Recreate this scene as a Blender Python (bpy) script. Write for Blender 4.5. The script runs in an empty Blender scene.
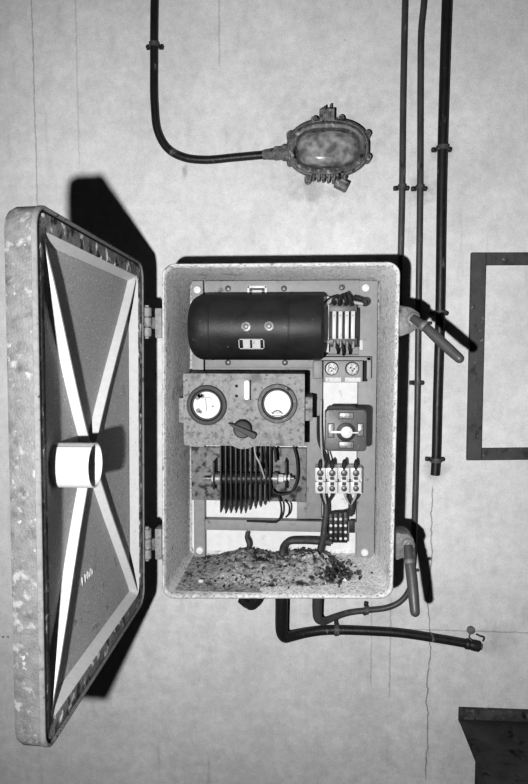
import bpy, bmesh, math, random
from mathutils import Vector, Matrix, noise as mnoise
random.seed(7)
PI = math.pi
sc = bpy.context.scene
COL = sc.collection
sc.view_settings.view_transform = 'Standard'
sc.view_settings.look = 'None'
sc.view_settings.exposure = 0.0
sc.view_settings.gamma = 1.0

# ------------------------------------------------------------------ camera
F = 635.0                      # focal length in pixels of the 528x784 frame
WALL_D = 1.36                  # camera to wall
CAM_Z = 1.534
phi = math.atan((392 - 340) / F)                       # pitched down
psi = math.atan((306 - 264) / F * math.cos(phi))       # turned left
cam_d = bpy.data.cameras.new('camera')
cam = bpy.data.objects.new('camera', cam_d)
COL.objects.link(cam)
cam.location = (0, -WALL_D, CAM_Z)
cam.rotation_euler = (PI / 2 - phi, 0, psi)
cam_d.sensor_fit = 'VERTICAL'
cam_d.sensor_height = 36.0
cam_d.lens = F / 784 * 36.0
cam_d.clip_start = 0.02
sc.camera = cam
RC = cam.rotation_euler.to_matrix()
C0 = Vector(cam.location)

def U(px, py, d=WALL_D):
    """measured photo position -> point at distance d in front of the camera (along the wall's normal)"""
    v = RC @ Vector(((px - 264) / F, (392 - py) / F, -1))
    return C0 + v * (d / v.y)

def pxm(n, d):
    return n * d / F

# ------------------------------------------------------------------ materials
def g(v):
    v /= 255.0
    return v / 12.92 if v <= 0.04045 else ((v + 0.055) / 1.055) ** 2.4

MATS = {}
def mat(name, val, rough=0.6, metal=0.0, var=0.2, scale=40.0, specks=(), bump=0.15, bscale=200.0,
        stretch=(1, 1, 1), emit=0, spec=0.4, alpha=None):
    """val: grey as it should look (0-255); var: relative mottling; specks: (grey, scale, threshold, softness)"""
    m = bpy.data.materials.new(name)
    m.use_nodes = True
    nt = m.node_tree
    N, L = nt.nodes, nt.links
    b = N['Principled BSDF']
    b.inputs['Roughness'].default_value = rough
    b.inputs['Metallic'].default_value = metal
    b.inputs['Specular IOR Level'].default_value = spec
    tc = N.new('ShaderNodeTexCoord')
    mp = N.new('ShaderNodeMapping')
    mp.inputs['Scale'].default_value = stretch
    L.new(tc.outputs['Object'], mp.inputs['Vector'])
    base = g(val)
    n1 = N.new('ShaderNodeTexNoise')
    n1.inputs['Scale'].default_value = scale
    n1.inputs['Detail'].default_value = 6
    n1.inputs['Roughness'].default_value = 0.65
    L.new(mp.outputs['Vector'], n1.inputs['Vector'])
    r1 = N.new('ShaderNodeValToRGB')
    lo, hi = base * (1 - var), min(1.0, base * (1 + var))
    r1.color_ramp.elements[0].position = 0.3
    r1.color_ramp.elements[1].position = 0.7
    r1.color_ramp.elements[0].color = (lo, lo, lo, 1)
    r1.color_ramp.elements[1].color = (hi, hi, hi, 1)
    L.new(n1.outputs['Fac'], r1.inputs['Fac'])
    out = r1.outputs['Color']
    for i, (sv, ss, th, soft) in enumerate(specks):
        ns = N.new('ShaderNodeTexNoise')
        ns.inputs['Scale'].default_value = ss
        ns.inputs['Detail'].default_value = 3
        va = N.new('ShaderNodeVectorMath'); va.operation = 'ADD'
        va.inputs[1].default_value = (3.1 + i * 7.7, 1.7 * i, 5.3)
        L.new(mp.outputs['Vector'], va.inputs[0]); L.new(va.outputs[0], ns.inputs['Vector'])
        mr = N.new('ShaderNodeMapRange')
        mr.inputs['From Min'].default_value = th
        mr.inputs['From Max'].default_value = th + soft
        L.new(ns.outputs['Fac'], mr.inputs['Value'])
        mx = N.new('ShaderNodeMix'); mx.data_type = 'RGBA'
        s = g(sv)
        L.new(mr.outputs['Result'], mx.inputs[0])
        L.new(out, mx.inputs[6]); mx.inputs[7].default_value = (s, s, s, 1)
        out = mx.outputs[2]
    L.new(out, b.inputs['Base Color'])
    if bump:
        nb = N.new('ShaderNodeTexNoise')
        nb.inputs['Scale'].default_value = bscale
        nb.inputs['Detail'].default_value = 4
        L.new(mp.outputs['Vector'], nb.inputs['Vector'])
        bp = N.new('ShaderNodeBump')
        bp.inputs['Strength'].default_value = bump
        bp.inputs['Distance'].default_value = 0.002
        L.new(nb.outputs['Fac'], bp.inputs['Height'])
        L.new(bp.outputs['Normal'], b.inputs['Normal'])
    if alpha is not None:
        b.inputs['Alpha'].default_value = alpha
    MATS[name] = m
    return m

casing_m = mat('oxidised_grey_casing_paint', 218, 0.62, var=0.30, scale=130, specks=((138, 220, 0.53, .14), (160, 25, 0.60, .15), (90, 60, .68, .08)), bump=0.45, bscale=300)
hinge_m = mat('dull_hinge_paint', 122, 0.6, var=0.25, scale=120, specks=((80, 130, 0.6, .1),), bump=0.3)
def side_shade_dirt(m, x0, x1, lo, axis='X'):
    # darkens towards one side: shade painted on the inner wall, dirt on the rim
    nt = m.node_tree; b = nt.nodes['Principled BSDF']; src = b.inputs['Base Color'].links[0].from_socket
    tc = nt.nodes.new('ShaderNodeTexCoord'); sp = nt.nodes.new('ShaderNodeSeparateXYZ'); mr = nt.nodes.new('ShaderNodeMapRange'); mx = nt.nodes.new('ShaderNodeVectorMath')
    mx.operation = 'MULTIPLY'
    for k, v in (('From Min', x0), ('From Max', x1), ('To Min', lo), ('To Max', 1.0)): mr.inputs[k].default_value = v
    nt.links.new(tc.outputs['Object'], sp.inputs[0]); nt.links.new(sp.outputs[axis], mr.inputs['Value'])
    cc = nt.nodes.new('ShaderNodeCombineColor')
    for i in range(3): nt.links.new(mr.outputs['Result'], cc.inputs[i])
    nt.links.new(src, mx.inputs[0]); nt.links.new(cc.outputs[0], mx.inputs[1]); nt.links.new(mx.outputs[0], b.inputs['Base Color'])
side_shade_dirt(casing_m, -.19, -.06, .66)  # shade of the left inner wall put into its paint colour
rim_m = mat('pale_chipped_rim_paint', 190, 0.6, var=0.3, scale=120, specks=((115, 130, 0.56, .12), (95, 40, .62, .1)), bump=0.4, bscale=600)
side_shade_dirt(rim_m, .004, .03, .55, 'Z')
doorin_m = mat('grey_door_inside_paint', 150, 0.55, var=0.22, scale=300, specks=((110, 60, 0.64, .12), (215, 380, 0.62, .08)), bump=0.5, bscale=700)
rib_m = mat('lit_door_paint', 172, 0.55, var=0.08, scale=120, specks=((150, 200, 0.66, .06),), bump=0.15)  # door paint lightened on ribs and flange, where they face the flash
doorout_m = mat('weathered_door_edge_paint', 92, 0.6, var=0.3, scale=60, specks=((128, 80, 0.58, .12), (150, 130, 0.66, .08), (62, 45, 0.58, .14)), bump=0.5, bscale=400)
doorrim_m = mat('flaking_door_rim_paint', 100, 0.65, var=0.5, scale=90, specks=((225, 70, 0.57, .14), (28, 60, 0.54, .12)), bump=0.5, bscale=400)
gasket_m = mat('grey_gasket_rubber', 100, 0.7, var=0.2, scale=150, specks=((45, 120, 0.62, .08),), bump=0.2)
groove_m = mat('dark_groove', 30, 0.8, var=0.3, scale=150, bump=0)
back_m = mat('white_box_back_paint', 205, 0.55, var=0.08, scale=60, specks=((150, 40, 0.64, .12),), bump=0.1)
railm = mat('grey_rail_paint', 130, 0.55, var=0.12, scale=60, specks=((85, 50, 0.64, .1),), bump=0.15)
rust_m = mat('rust_spotted_grey_sheet', 120, 0.55, var=0.28, scale=110, specks=((66, 110, 0.54, .14), (80, 34, 0.55, .16), (50, 230, .64, .08)), bump=0.35, bscale=300)
rustplate_m = mat('rust_stained_plate', 108, 0.6, var=0.3, scale=90, specks=((45, 60, 0.52, .1),), bump=0.3)
bolt_m = mat('bright_bolt_metal', 195, 0.4, 0.0, var=0.1, scale=200, bump=0.1)
screw_m = mat('dull_screw_metal', 88, 0.4, 0.4, var=0.3, scale=300, bump=0.2)
black_m = mat('black_lacquer', 38, 0.5, var=0.4, scale=30, specks=((90, 90, 0.71, .1), (48, 20, 0.62, .2)), bump=0.15, bscale=250, spec=0.3)
bake_m = mat('black_bakelite', 38, 0.55, var=0.2, scale=80, bump=0.05)
greybake_m = mat('grey_bakelite', 78, 0.45, var=0.15, scale=90, specks=((110, 120, 0.66, .08),), bump=0.1)
darkmetal_m = mat('dark_blackened_metal', 45, 0.5, 0.2, var=0.35, scale=120, bump=0.2)
midmetal_m = mat('dull_grey_metal', 120, 0.4, 0.3, var=0.25, scale=150, specks=((60, 150, 0.6, .1),), bump=0.3)
fin_m = mat('black_fin_paint', 46, 0.5, var=0.35, scale=90, specks=((140, 120, 0.68, .08),), bump=0.2)
ceramic_m = mat('white_ceramic', 192, 0.3, var=0.06, scale=150, specks=((150, 140, 0.67, .08),), bump=0.05)
paper_m = mat('aged_white_label', 190, 0.6, var=0.1, scale=200, specks=((130, 260, 0.62, .08),), bump=0)
tube_m = mat('white_card_tube', 180, 0.6, var=0.05, scale=60, specks=((180, 90, 0.68, .08),), bump=0.1)
conduit_m = mat('grey_painted_conduit', 72, 0.45, var=0.3, scale=50, specks=((120, 60, 0.66, .08), (30, 90, 0.66, .1)), bump=0.2, stretch=(1, 1, .3))
dkconduit_m = mat('dark_painted_conduit', 36, 0.45, var=0.4, scale=50, specks=((100, 70, 0.66, .08),), bump=0.25, stretch=(1, 1, .4))
cable_m = mat('dark_rubber_cable', 58, 0.6, var=0.3, scale=80, specks=((110, 90, 0.66, .08),), bump=0.2)
wire_m = mat('black_wire_cloth', 38, 0.7, var=0.3, scale=300, bump=0.2)
lwire_m = mat('pale_wire', 150, 0.5, var=0.2, scale=300, bump=0.1)
iron_m = mat('rough_cast_iron', 80, 0.55, 0.0, var=0.4, scale=90, specks=((135, 120, 0.62, .08), (30, 70, 0.6, .1)), bump=0.6, bscale=250)
lampiron_m = mat('rough_lamp_casting', 100, 0.55, 0.0, var=0.45, scale=80, specks=((165, 120, 0.58, .12), (35, 70, 0.57, .12)), bump=0.6, bscale=260)
clampiron_m = mat('grey_clamp_casting', 105, 0.5, 0.0, var=0.25, scale=90, specks=((150, 120, 0.6, .1), (55, 70, 0.6, .1)), bump=0.4, bscale=250)
handle_m = mat('grey_grip_moulding', 76, 0.42, var=0.12, scale=60, specks=((60, 80, 0.64, .1),), bump=0.1)
face_m = mat('white_meter_face', 200, 0.5, var=0.03, scale=90, specks=((170, 70, 0.66, .1),), bump=0)
ink_m = mat('dark_print', 60, 0.7, var=0.1, bump=0)
frame_m = mat('dark_grey_wood_strip', 72, 0.6, var=0.22, scale=50, specks=((48, 40, 0.58, .12), (135, 90, 0.68, .05)), bump=0.25)
bench_m = mat('dark_stained_bench', 66, 0.75, var=0.4, scale=18, specks=((78, 60, 0.62, .1), (20, 30, 0.6, .1)), bump=0.4, spec=0.15)
benchlip_m = mat('worn_bench_lip', 72, 0.75, var=0.4, scale=40, specks=((105, 80, 0.6, .1), (30, 50, 0.6, .1)), bump=0.3, spec=0.15)
debris_m = mat('crumbled_debris', 152, 0.9, var=0.45, scale=130, specks=((80, 110, 0.53, .12), (205, 190, 0.60, .08), (50, 36, 0.58, .10), (35, 120, .66, .06)), bump=0.6, bscale=300)
crust_m = mat('dark_crust', 55, 0.9, var=0.6, scale=200, specks=((140, 220, 0.6, .05),), bump=0.8, bscale=500)
floor_m = mat('bare_concrete_floor', 120, 0.85, var=0.2, scale=12, specks=((80, 9, 0.6, .15),), bump=0.3)

# glass
glass_m = bpy.data.materials.new('dusty_lamp_glass')
glass_m.use_nodes = True
_n, _l = glass_m.node_tree.nodes, glass_m.node_tree.links
_b = _n['Principled BSDF']
_b.inputs['Base Color'].default_value = (.62, .62, .62, 1)
_b.inputs['Roughness'].default_value = 0.16
_b.inputs['IOR'].default_value = 1.3
_b.inputs['Transmission Weight'].default_value = 0.55
_tc = _n.new('ShaderNodeTexCoord'); _nn = _n.new('ShaderNodeTexNoise'); _nn.inputs['Scale'].default_value = 55; _nn.inputs['Detail'].default_value = 5
_rr = _n.new('ShaderNodeValToRGB')
_rr.color_ramp.elements[0].position = .35; _rr.color_ramp.elements[0].color = (.22, .22, .22, 1)
_rr.color_ramp.elements[1].position = .68; _rr.color_ramp.elements[1].color = (.72, .72, .72, 1)
_l.new(_tc.outputs['Object'], _nn.inputs['Vector']); _l.new(_nn.outputs['Fac'], _rr.inputs['Fac']); _l.new(_rr.outputs['Color'], _b.inputs['Base Color'])

# meter glass: thin, clear
mglass_m = bpy.data.materials.new('clear_meter_glass')
mglass_m.use_nodes = True
_b = mglass_m.node_tree.nodes['Principled BSDF']
_b.inputs['Base Color'].default_value = (1, 1, 1, 1); _b.inputs['Roughness'].default_value = 0.05
_b.inputs['IOR'].default_value = 1.05; _b.inputs['Transmission Weight'].default_value = 1.0

# wall plaster: stains, drip marks, hairline cracks and a shutter-board joint
def wall_material():
    m = bpy.data.materials.new('stained_white_plaster')
    m.use_nodes = True
    N, L = m.node_tree.nodes, m.node_tree.links
    b = N['Principled BSDF']; b.inputs['Roughness'].default_value = 0.75
    b.inputs['Specular IOR Level'].default_value = 0.25
    tc = N.new('ShaderNodeTexCoord')
    sep = N.new('ShaderNodeSeparateXYZ'); L.new(tc.outputs['Object'], sep.inputs[0])
    def noi(scale, detail=6, vec=None, rough=.6, stretch=None):
        n = N.new('ShaderNodeTexNoise'); n.inputs['Scale'].default_value = scale; n.inputs['Detail'].default_value = detail
        n.inputs['Roughness'].default_value = rough
        if stretch:
            mp = N.new('ShaderNodeMapping'); mp.inputs['Scale'].default_value = stretch
            L.new(tc.outputs['Object'], mp.inputs['Vector']); L.new(mp.outputs[0], n.inputs['Vector'])
        else:
            L.new(tc.outputs['Object'], n.inputs['Vector'])
        return n.outputs['Fac']
    def ramp(fac, p0, v0, p1, v1):
        mr = N.new('ShaderNodeMapRange'); mr.inputs['From Min'].default_value = p0; mr.inputs['From Max'].default_value = p1
        mr.inputs['To Min'].default_value = v0; mr.inputs['To Max'].default_value = v1
        L.new(fac, mr.inputs['Value']); return mr.outputs['Result']
    def op(o, a, c):
        mm = N.new('ShaderNodeMath'); mm.operation = o
        for i, x in enumerate((a, c)):
            if isinstance(x, (int, float)): mm.inputs[i].default_value = x
            elif x is not None: L.new(x, mm.inputs[i])
        return mm.outputs[0]
    v = ramp(noi(5.0, 5), .32, .60, .68, .72)                                   # broad cloudiness
    v = op('MULTIPLY', v, ramp(noi(45, 8, rough=.75), .3, .85, .7, 1.11))
    v = op('MULTIPLY', v, ramp(noi(13, 6, rough=.7), .34, .93, .66, 1.05))
    v = op('MULTIPLY', v, ramp(noi(30, 4, stretch=(1, 1, .3)), .58, 1.0, .75, .86))
    v = op('MULTIPLY', v, ramp(noi(150, 3), .64, 1.0, .74, .78))        # fine plaster grain
    v = op('MULTIPLY', v, ramp(noi(26, 3, stretch=(1, 1, .12)), .64, 1.0, .8, .80))  # vertical drips
    v = op('MULTIPLY', v, ramp(noi(85, 2), .70, 1.0, .78, .72))                   # small chips
    v = op('MULTIPLY', v, ramp(noi(330, 2), .3, .90, .7, 1.09))                   # tooth
    x, z = sep.outputs['X'], sep.outputs['Z']
    wob = ramp(noi(9, 3), .3, -.006, .7, .006)
    wob2 = ramp(noi(60, 3), .3, -.0016, .7, .0016)
    def vcrack(px, py0, py1, w, dark, wobble):
        nonlocal v
        p0, p1 = U(px, py0), U(px, py1)
        q = op('ADD', x, wobble) if wobble else x
        dd = op('ABSOLUTE', op('SUBTRACT', q, p0.x), None)
        line = ramp(dd, w * .4, 1.0, w, 0.0)
        up = ramp(z, p0.z - .01, 1.0, p0.z, 0.0); dn = ramp(z, p1.z, 0.0, p1.z + .02, 1.0)
        line = op('MULTIPLY', op('MULTIPLY', line, up), dn)
        v = op('MULTIPLY', v, op('SUBTRACT', 1.0, op('MULTIPLY', line, dark)))
    vcrack(433, 485, 784, .0020, .55, op('ADD', wob, wob2))
    vcrack(391, 600, 700, .0022, .3, wob2)
    vcrack(372, 600, 690, .002, .25, wob2)
    vcrack(31, -20, 215, .0022, .35, wob2)
    vcrack(219, -10, 70, .003, .22, wob2)
    vcrack(75, -20, 170, .002, .18, wob2)
    def hjoint(py, px0, px1, w, dark):
        nonlocal v
        p0, p1 = U(px0, py), U(px1, py)
        dd = op('ABSOLUTE', op('SUBTRACT', op('ADD', z, ramp(noi(60, 3), .3, -.0012, .7, .0012)), p0.z), None)
        line = ramp(dd, w * .4, 1.0, w, 0.0)
        line = op('MULTIPLY', line, ramp(x, p0.x, 0.0, p0.x + .02, 1.0))
        line = op('MULTIPLY', line, ramp(x, p1.x - .02, 1.0, p1.x, 0.0))
        v = op('MULTIPLY', v, op('SUBTRACT', 1.0, op('MULTIPLY', line, dark)))
    hjoint(629, 400, 560, .0020, .35)
    def blot(px, py, r, dark, sq=1.0):
        nonlocal v
        p = U(px, py)
        dx = op('SUBTRACT', x, p.x); dz = op('MULTIPLY', op('SUBTRACT', z, p.z), sq)
        rr = op('SQRT', op('ADD', op('MULTIPLY', dx, dx), op('MULTIPLY', dz, dz)), None)
        rr = op('ADD', rr, op('MULTIPLY', ramp(noi(40, 4), .3, -1.0, .7, 1.0), r * .35))
        v = op('MULTIPLY', v, op('SUBTRACT', 1.0, ramp(rr, r * .3, dark, r, 0.0)))
    blot(327, 150, .15, .16); blot(310, 186, .05, .22)
    blot(185, 171, .008, .35, .5); blot(420, 188, .04, .3); blot(443, 150, .03, .25)
    blot(500, 640, .05, .18); blot(436, 470, .03, .3); blot(265, 700, .5, .10)
    for a in ((3, 637), (8, 637)): blot(a[0], a[1], .0035, .8)
    # grime gathered low on the wall
    v = op('MULTIPLY', v, ramp(z, .55, .90, 1.1, 1.0))
    comb = N.new('ShaderNodeCombineColor')
    for i in range(3): L.new(v, comb.inputs[i])
    L.new(comb.outputs[0], b.inputs['Base Color'])
    bp = N.new('ShaderNodeBump'); bp.inputs['Strength'].default_value = .35; bp.inputs['Distance'].default_value = .004
    L.new(noi(38, 7, rough=.65), bp.inputs['Height']); L.new(bp.outputs['Normal'], b.inputs['Normal'])
    return m
wall_m = wall_material()

# ------------------------------------------------------------------ mesh building
class MB:
    def __init__(s):
        s.bm = bmesh.new()
    def loft(s, loops, cap0=False, cap1=False, closed=True):
        rows = [[s.bm.verts.new(p) for p in lp] for lp in loops]
        n = len(rows[0])
        for a, c in zip(rows, rows[1:]):
            for i in range(n if closed else n - 1):
                j = (i + 1) % n
                s.bm.faces.new((a[i], a[j], c[j], c[i]))
        if cap0: s.bm.faces.new(rows[0][::-1])
        if cap1: s.bm.faces.new(rows[-1])
        return s
    def box(s, lo, hi, bev=0.0, M=None, seg=2):
        lo, hi = Vector(lo), Vector(hi)
        r = bmesh.ops.create_cube(s.bm, size=1.0)
        vs = r['verts']
        c, d = (lo + hi) / 2, hi - lo
        for v in vs:
            v.co = Vector((c.x + v.co.x * d.x, c.y + v.co.y * d.y, c.z + v.co.z * d.z))
        if bev:
            es = list({e for v in vs for e in v.link_edges})
            rr = bmesh.ops.bevel(s.bm, geom=es, offset=bev, segments=seg, profile=0.5, affect='EDGES')
            vs = list({v for v in rr['verts']} | {v for v in vs if v.is_valid})
        if M is not None:
            for v in vs: v.co = M @ v.co
        return s
    def slab(s, px0, py0, px1, py1, d, t, bev=0.0):
        a, c = U(px0, py0, d), U(px1, py1, d)
        return s.box((min(a.x, c.x), a.y, min(a.z, c.z)), (max(a.x, c.x), a.y + t, max(a.z, c.z)), bev)
    def tube(s, pts, r, seg=12, caps=True):
        pts = [Vector(p) for p in pts]
        n = len(pts)
        rs = r if isinstance(r, (list, tuple)) else [r] * n
        tang = []
        for i in range(n):
            t = pts[min(i + 1, n - 1)] - pts[max(i - 1, 0)]
            tang.append(t.normalized())
        up = Vector((0, 1, 0)) if abs(tang[0].y) < .9 else Vector((1, 0, 0))
        nrm = (up - tang[0] * up.dot(tang[0])).normalized()
        loops = []
        for i in range(n):
            nrm = (nrm - tang[i] * nrm.dot(tang[i])).normalized()
            bi = tang[i].cross(nrm)
            loops.append([pts[i] + (nrm * math.cos(2 * PI * k / seg) + bi * math.sin(2 * PI * k / seg)) * rs[i] for k in range(seg)])
        return s.loft(loops, caps, caps)
    def lathe(s, origin, axis, prof, seg=32, cap0=True, cap1=True):
        """prof: (radius, distance along the axis)"""
        axis = Vector(axis).normalized()
        up = Vector((0, 0, 1)) if abs(axis.z) < .9 else Vector((1, 0, 0))
        e1 = (up - axis * up.dot(axis)).normalized(); e2 = axis.cross(e1)
        o = Vector(origin)
        loops = [[o + axis * h + (e1 * math.cos(2 * PI * k / seg) + e2 * math.sin(2 * PI * k / seg)) * max(r, 1e-5) for k in range(seg)] for r, h in prof]
        return s.loft(loops, cap0, cap1)
    def build(s, name, m, parent=None, origin=None, smooth=38):
        bm = s.bm
        bmesh.ops.recalc_face_normals(bm, faces=bm.faces[:])
        o_w = origin if origin is not None else (world_of(parent) if parent else Vector((0, 0, 0)))
        for v in bm.verts: v.co -= o_w
        me = bpy.data.meshes.new(name)
        bm.to_mesh(me); bm.free()
        me.materials.append(m)
        for p in me.polygons: p.use_smooth = True
        me.set_sharp_from_angle(angle=math.radians(smooth))
        o = bpy.data.objects.new(name, me)
        COL.objects.link(o)
        if parent: o.parent = parent
        else: o.location = o_w
        return o

def world_of(o):
    v = Vector((0, 0, 0))
    while o is not None:
        v = v + Vector(o.location); o = o.parent
    return v

def tag(o, label=None, cat=None, group=None, kind=None):
    if label: o['label'] = label
    if cat: o['category'] = cat
    if group: o['group'] = group
    if kind: o['kind'] = kind
    return o

def thing(name, loc, label, cat, group=None):
    o = bpy.data.objects.new(name, None)
    o.empty_display_size = .02
    COL.objects.link(o); o.location = loc
    return tag(o, label, cat, group)

def smooth_path(pts, n=8):
    pts = [Vector(p) for p in pts]
    out = []
    P = [pts[0] * 2 - pts[1]] + pts + [pts[-1] * 2 - pts[-2]]
    for i in range(1, len(P) - 2):
        p0, p1, p2, p3 = P[i - 1], P[i], P[i + 1], P[i + 2]
        t0 = 0.0; t1 = t0 + max((p1 - p0).length, 1e-6) ** .5; t2 = t1 + max((p2 - p1).length, 1e-6) ** .5; t3 = t2 + max((p3 - p2).length, 1e-6) ** .5
        for k in range(n):
            t = t1 + (t2 - t1) * k / n
            a1 = p0 * ((t1 - t) / (t1 - t0)) + p1 * ((t - t0) / (t1 - t0))
            a2 = p1 * ((t2 - t) / (t2 - t1)) + p2 * ((t - t1) / (t2 - t1))
            a3 = p2 * ((t3 - t) / (t3 - t2)) + p3 * ((t - t2) / (t3 - t2))
            b1 = a1 * ((t2 - t) / (t2 - t0)) + a2 * ((t - t0) / (t2 - t0))
            b2 = a2 * ((t3 - t) / (t3 - t1)) + a3 * ((t - t1) / (t3 - t1))
            out.append(b1 * ((t2 - t) / (t2 - t1)) + b2 * ((t - t1) / (t2 - t1)))
    out.append(pts[-1])
    return out

def rrect(x0, x1, z0, z1, r, n=6):
    """rounded rectangle, counter-clockwise, as (x, z) pairs"""
    pts = []
    for cx, cz, a0 in ((x1 - r, z1 - r, 0), (x0 + r, z1 - r, 90), (x0 + r, z0 + r, 180), (x1 - r, z0 + r, 270)):
        for k in range(n + 1):
            a = math.radians(a0 + 90 * k / n)
            pts.append((cx + r * math.cos(a), cz + r * math.sin(a)))
    return pts

# ------------------------------------------------------------------ the setting
w = MB().box((-2.2, 0, 0), (2.2, .2, 2.7)).build('wall_back', wall_m, origin=Vector((0, 0, 0)))
tag(w, kind='structure')
fl = MB().box((-2.2, -3.0, -.1), (2.2, .2, 0)).build('floor', floor_m, origin=Vector((0, 0, 0)))
tag(fl, kind='structure')

# ------------------------------------------------------------------ control box casing
FD = 1.10                       # front edge of the box
BX0, BX1, BZ0, BZ1 = U(161.8, 430, FD).x, U(397.2, 430, FD).x, U(280, 600, FD).z, U(280, 262, FD).z
CTL, CTR, CBL, CBR = U(161.5, 263.5, FD), U(401, 261.3, FD), U(161.8, 599.3, FD), U(393.3, 599.5, FD)
def skew(x, z):
    # the old casting is a little out of square
    s_, t_ = (x - BX0) / (BX1 - BX0), (z - BZ0) / (BZ1 - BZ0)
    p = (CBL * (1 - s_) + CBR * s_) * (1 - t_) + (CTL * (1 - s_) + CTR * s_) * t_
    return p.x, p.z
BYF = FD - WALL_D
BYB = 1.33 - WALL_D             # outer back
BYI = 1.315 - WALL_D            # inner back
box = thing('control_box', ((BX0 + BX1) / 2, BYB, BZ0), 'grey cast metal control cabinet on the wall with its door swung wide open', 'control box')
T = .0072
m_ = MB()
loops = []
def L_(ins, y, r):
    return [(skew(x, z)[0], y, skew(x, z)[1]) for x, z in rrect(BX0 + ins, BX1 - ins, BZ0 + ins, BZ1 - ins, r)]
loops = [L_(.012, BYB, .03), L_(.001, BYB + .01, .026), L_(0, BYF + .02, .022), L_(0, BYF + .004, .022),
         L_(.0010, BYF + .001, .0215), L_(.002, BYF, .021), L_(.0034, BYF + .0006, .0205), L_(.0056, BYF + .0035, .0195), L_(T, BYF + .009, .0185),
         L_(T + .003, BYI - .014, .014), L_(T + .005, BYI - .004, .012), L_(T + .010, BYI, .01)]
# outer back closed with an inner skin shape: leave it one shell, closed at both ends
m_.loft(loops[:7], True, False)
casing = m_.build('casing', rim_m, box)
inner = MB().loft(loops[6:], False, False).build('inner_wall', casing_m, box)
bk = MB().loft([L_(T + .0095, BYI, .01), L_(T + .0095, BYI + .004, .01)], True, True).build('back_panel', back_m, box)
bk['label'] = 'white painted back panel inside the box'
for z in (BZ0 + .08, BZ1 - .08):
    for x in (BX0 + .06, BX1 - .06):
        MB().lathe((x, BYB, z), (0, 1, 0), ((.018, -.002), (.018, .03)), 20).build('mounting_spacer', iron_m, box)

# hinges: plates on the box, knuckles
for (y0, y1) in ((308, 338), (529, 560)):
    MB().slab(154.5, y0, 162, y1, 1.115, .03, .002).build('hinge_plate', hinge_m, box)
    p0, p1 = U(147, y0 - 1, 1.11), U(147, y1 - 1, 1.11)
    k = MB()
    h = (p0 - p1)
    for q in range(3):
        s0 = p1 + h * (q / 3 + .012); s1 = p1 + h * ((q + 1) / 3 - .012)
        k.lathe(s0, h, ((.0066, 0), (.0082, .0012), (.0082, (s1 - s0).length - .0012), (.0066, (s1 - s0).length)), 20)
    k.lathe(p1, h, ((.004, -.003), (.004, h.length + .003)), 12)
    hk = k.build('hinge_knuckle', hinge_m, box)
    MB().slab(147, (y0 + y1) / 2 - 6, 156, (y0 + y1) / 2 + 6, 1.118, .006, .001).build('hinge_leaf', iron_m, hk)

# clamps on the right side, each with its swing handle
def clamp(bpts, pivot, path, rs, pin):
    m = MB()
    fr = [U(x, y, 1.105) for x, y in bpts]
    bkp = [p + Vector((0, .05, 0)) for p in fr]
    m.loft([fr, bkp], True, True)
    es = [e for e in m.bm.edges]
    bmesh.ops.bevel(m.bm, geom=es, offset=.0025, segments=2, profile=.5, affect='EDGES')
    br = m.build('clamp_bracket', clampiron_m, box)
    MB().lathe(U(pivot[0], pivot[1], 1.105), (0, -1, 0), ((.012, -.002), (.012, .003), (.009, .005), (.006, .005), (.006, .008), (.001, .009)), 20).build('pivot_bolt', clampiron_m, br)
    hd = MB().tube(smooth_path([U(*p) for p in path], 5), [0.001], 1) if False else None
    sp = smooth_path([U(*p) for p in path], 6)
    n = len(sp)
    rr = []
    for i in range(n):
        t = i / (n - 1) * (len(rs) - 1)
        k = min(int(t), len(rs) - 2)
        rr.append(rs[k] + (rs[k + 1] - rs[k]) * (t - k))
    # rounded tip
    tip = sp[-1]; td = (sp[-1] - sp[-2]).normalized()
    sp += [tip + td * rs[-1] * .5, tip + td * rs[-1] * .85, tip + td * rs[-1]]; rr += [rs[-1] * .87, rs[-1] * .5, rs[-1] * .05]
    hd = MB().tube(sp, rr, 18).build('clamp_handle', handle_m, box)
    hd['label'] = 'tapered grey grip handle'
    d = (U(*path[2]) - U(*path[0])).normalized()
    MB().lathe(U(*path[1]) - d * .004, d, ((.0085, 0), (.0095, .0015), (.0095, .006), (.0085, .0075)), 18).build('collar', clampiron_m, hd)
    MB().lathe(U(*pin[:3]), (1, 0, 0), ((.0028, 0), (.0028, .006), (.001, .007)), 10).build('stop_pin', darkmetal_m, hd)
clamp([(399, 305), (411, 307), (420, 313), (421, 322), (417, 329), (411, 333), (399, 337)], (413, 319),
      [(412, 318, 1.095), (424, 326, 1.082), (436, 337, 1.070), (450, 350, 1.057), (459.5, 358.5, 1.047)], [.0062, .0078, .0088, .0088, .0078], (428, 323, 1.07))
clamp([(396, 533), (408, 534), (414, 539), (415, 548), (412, 555), (396, 561)], (408, 545),
      [(408, 546, 1.095), (409.5, 562, 1.08), (411.5, 575, 1.07), (413.5, 595, 1.055), (415, 612, 1.045)], [.0072, .0085, .0095, .0092, .0082], (415, 570, 1.07))

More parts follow.
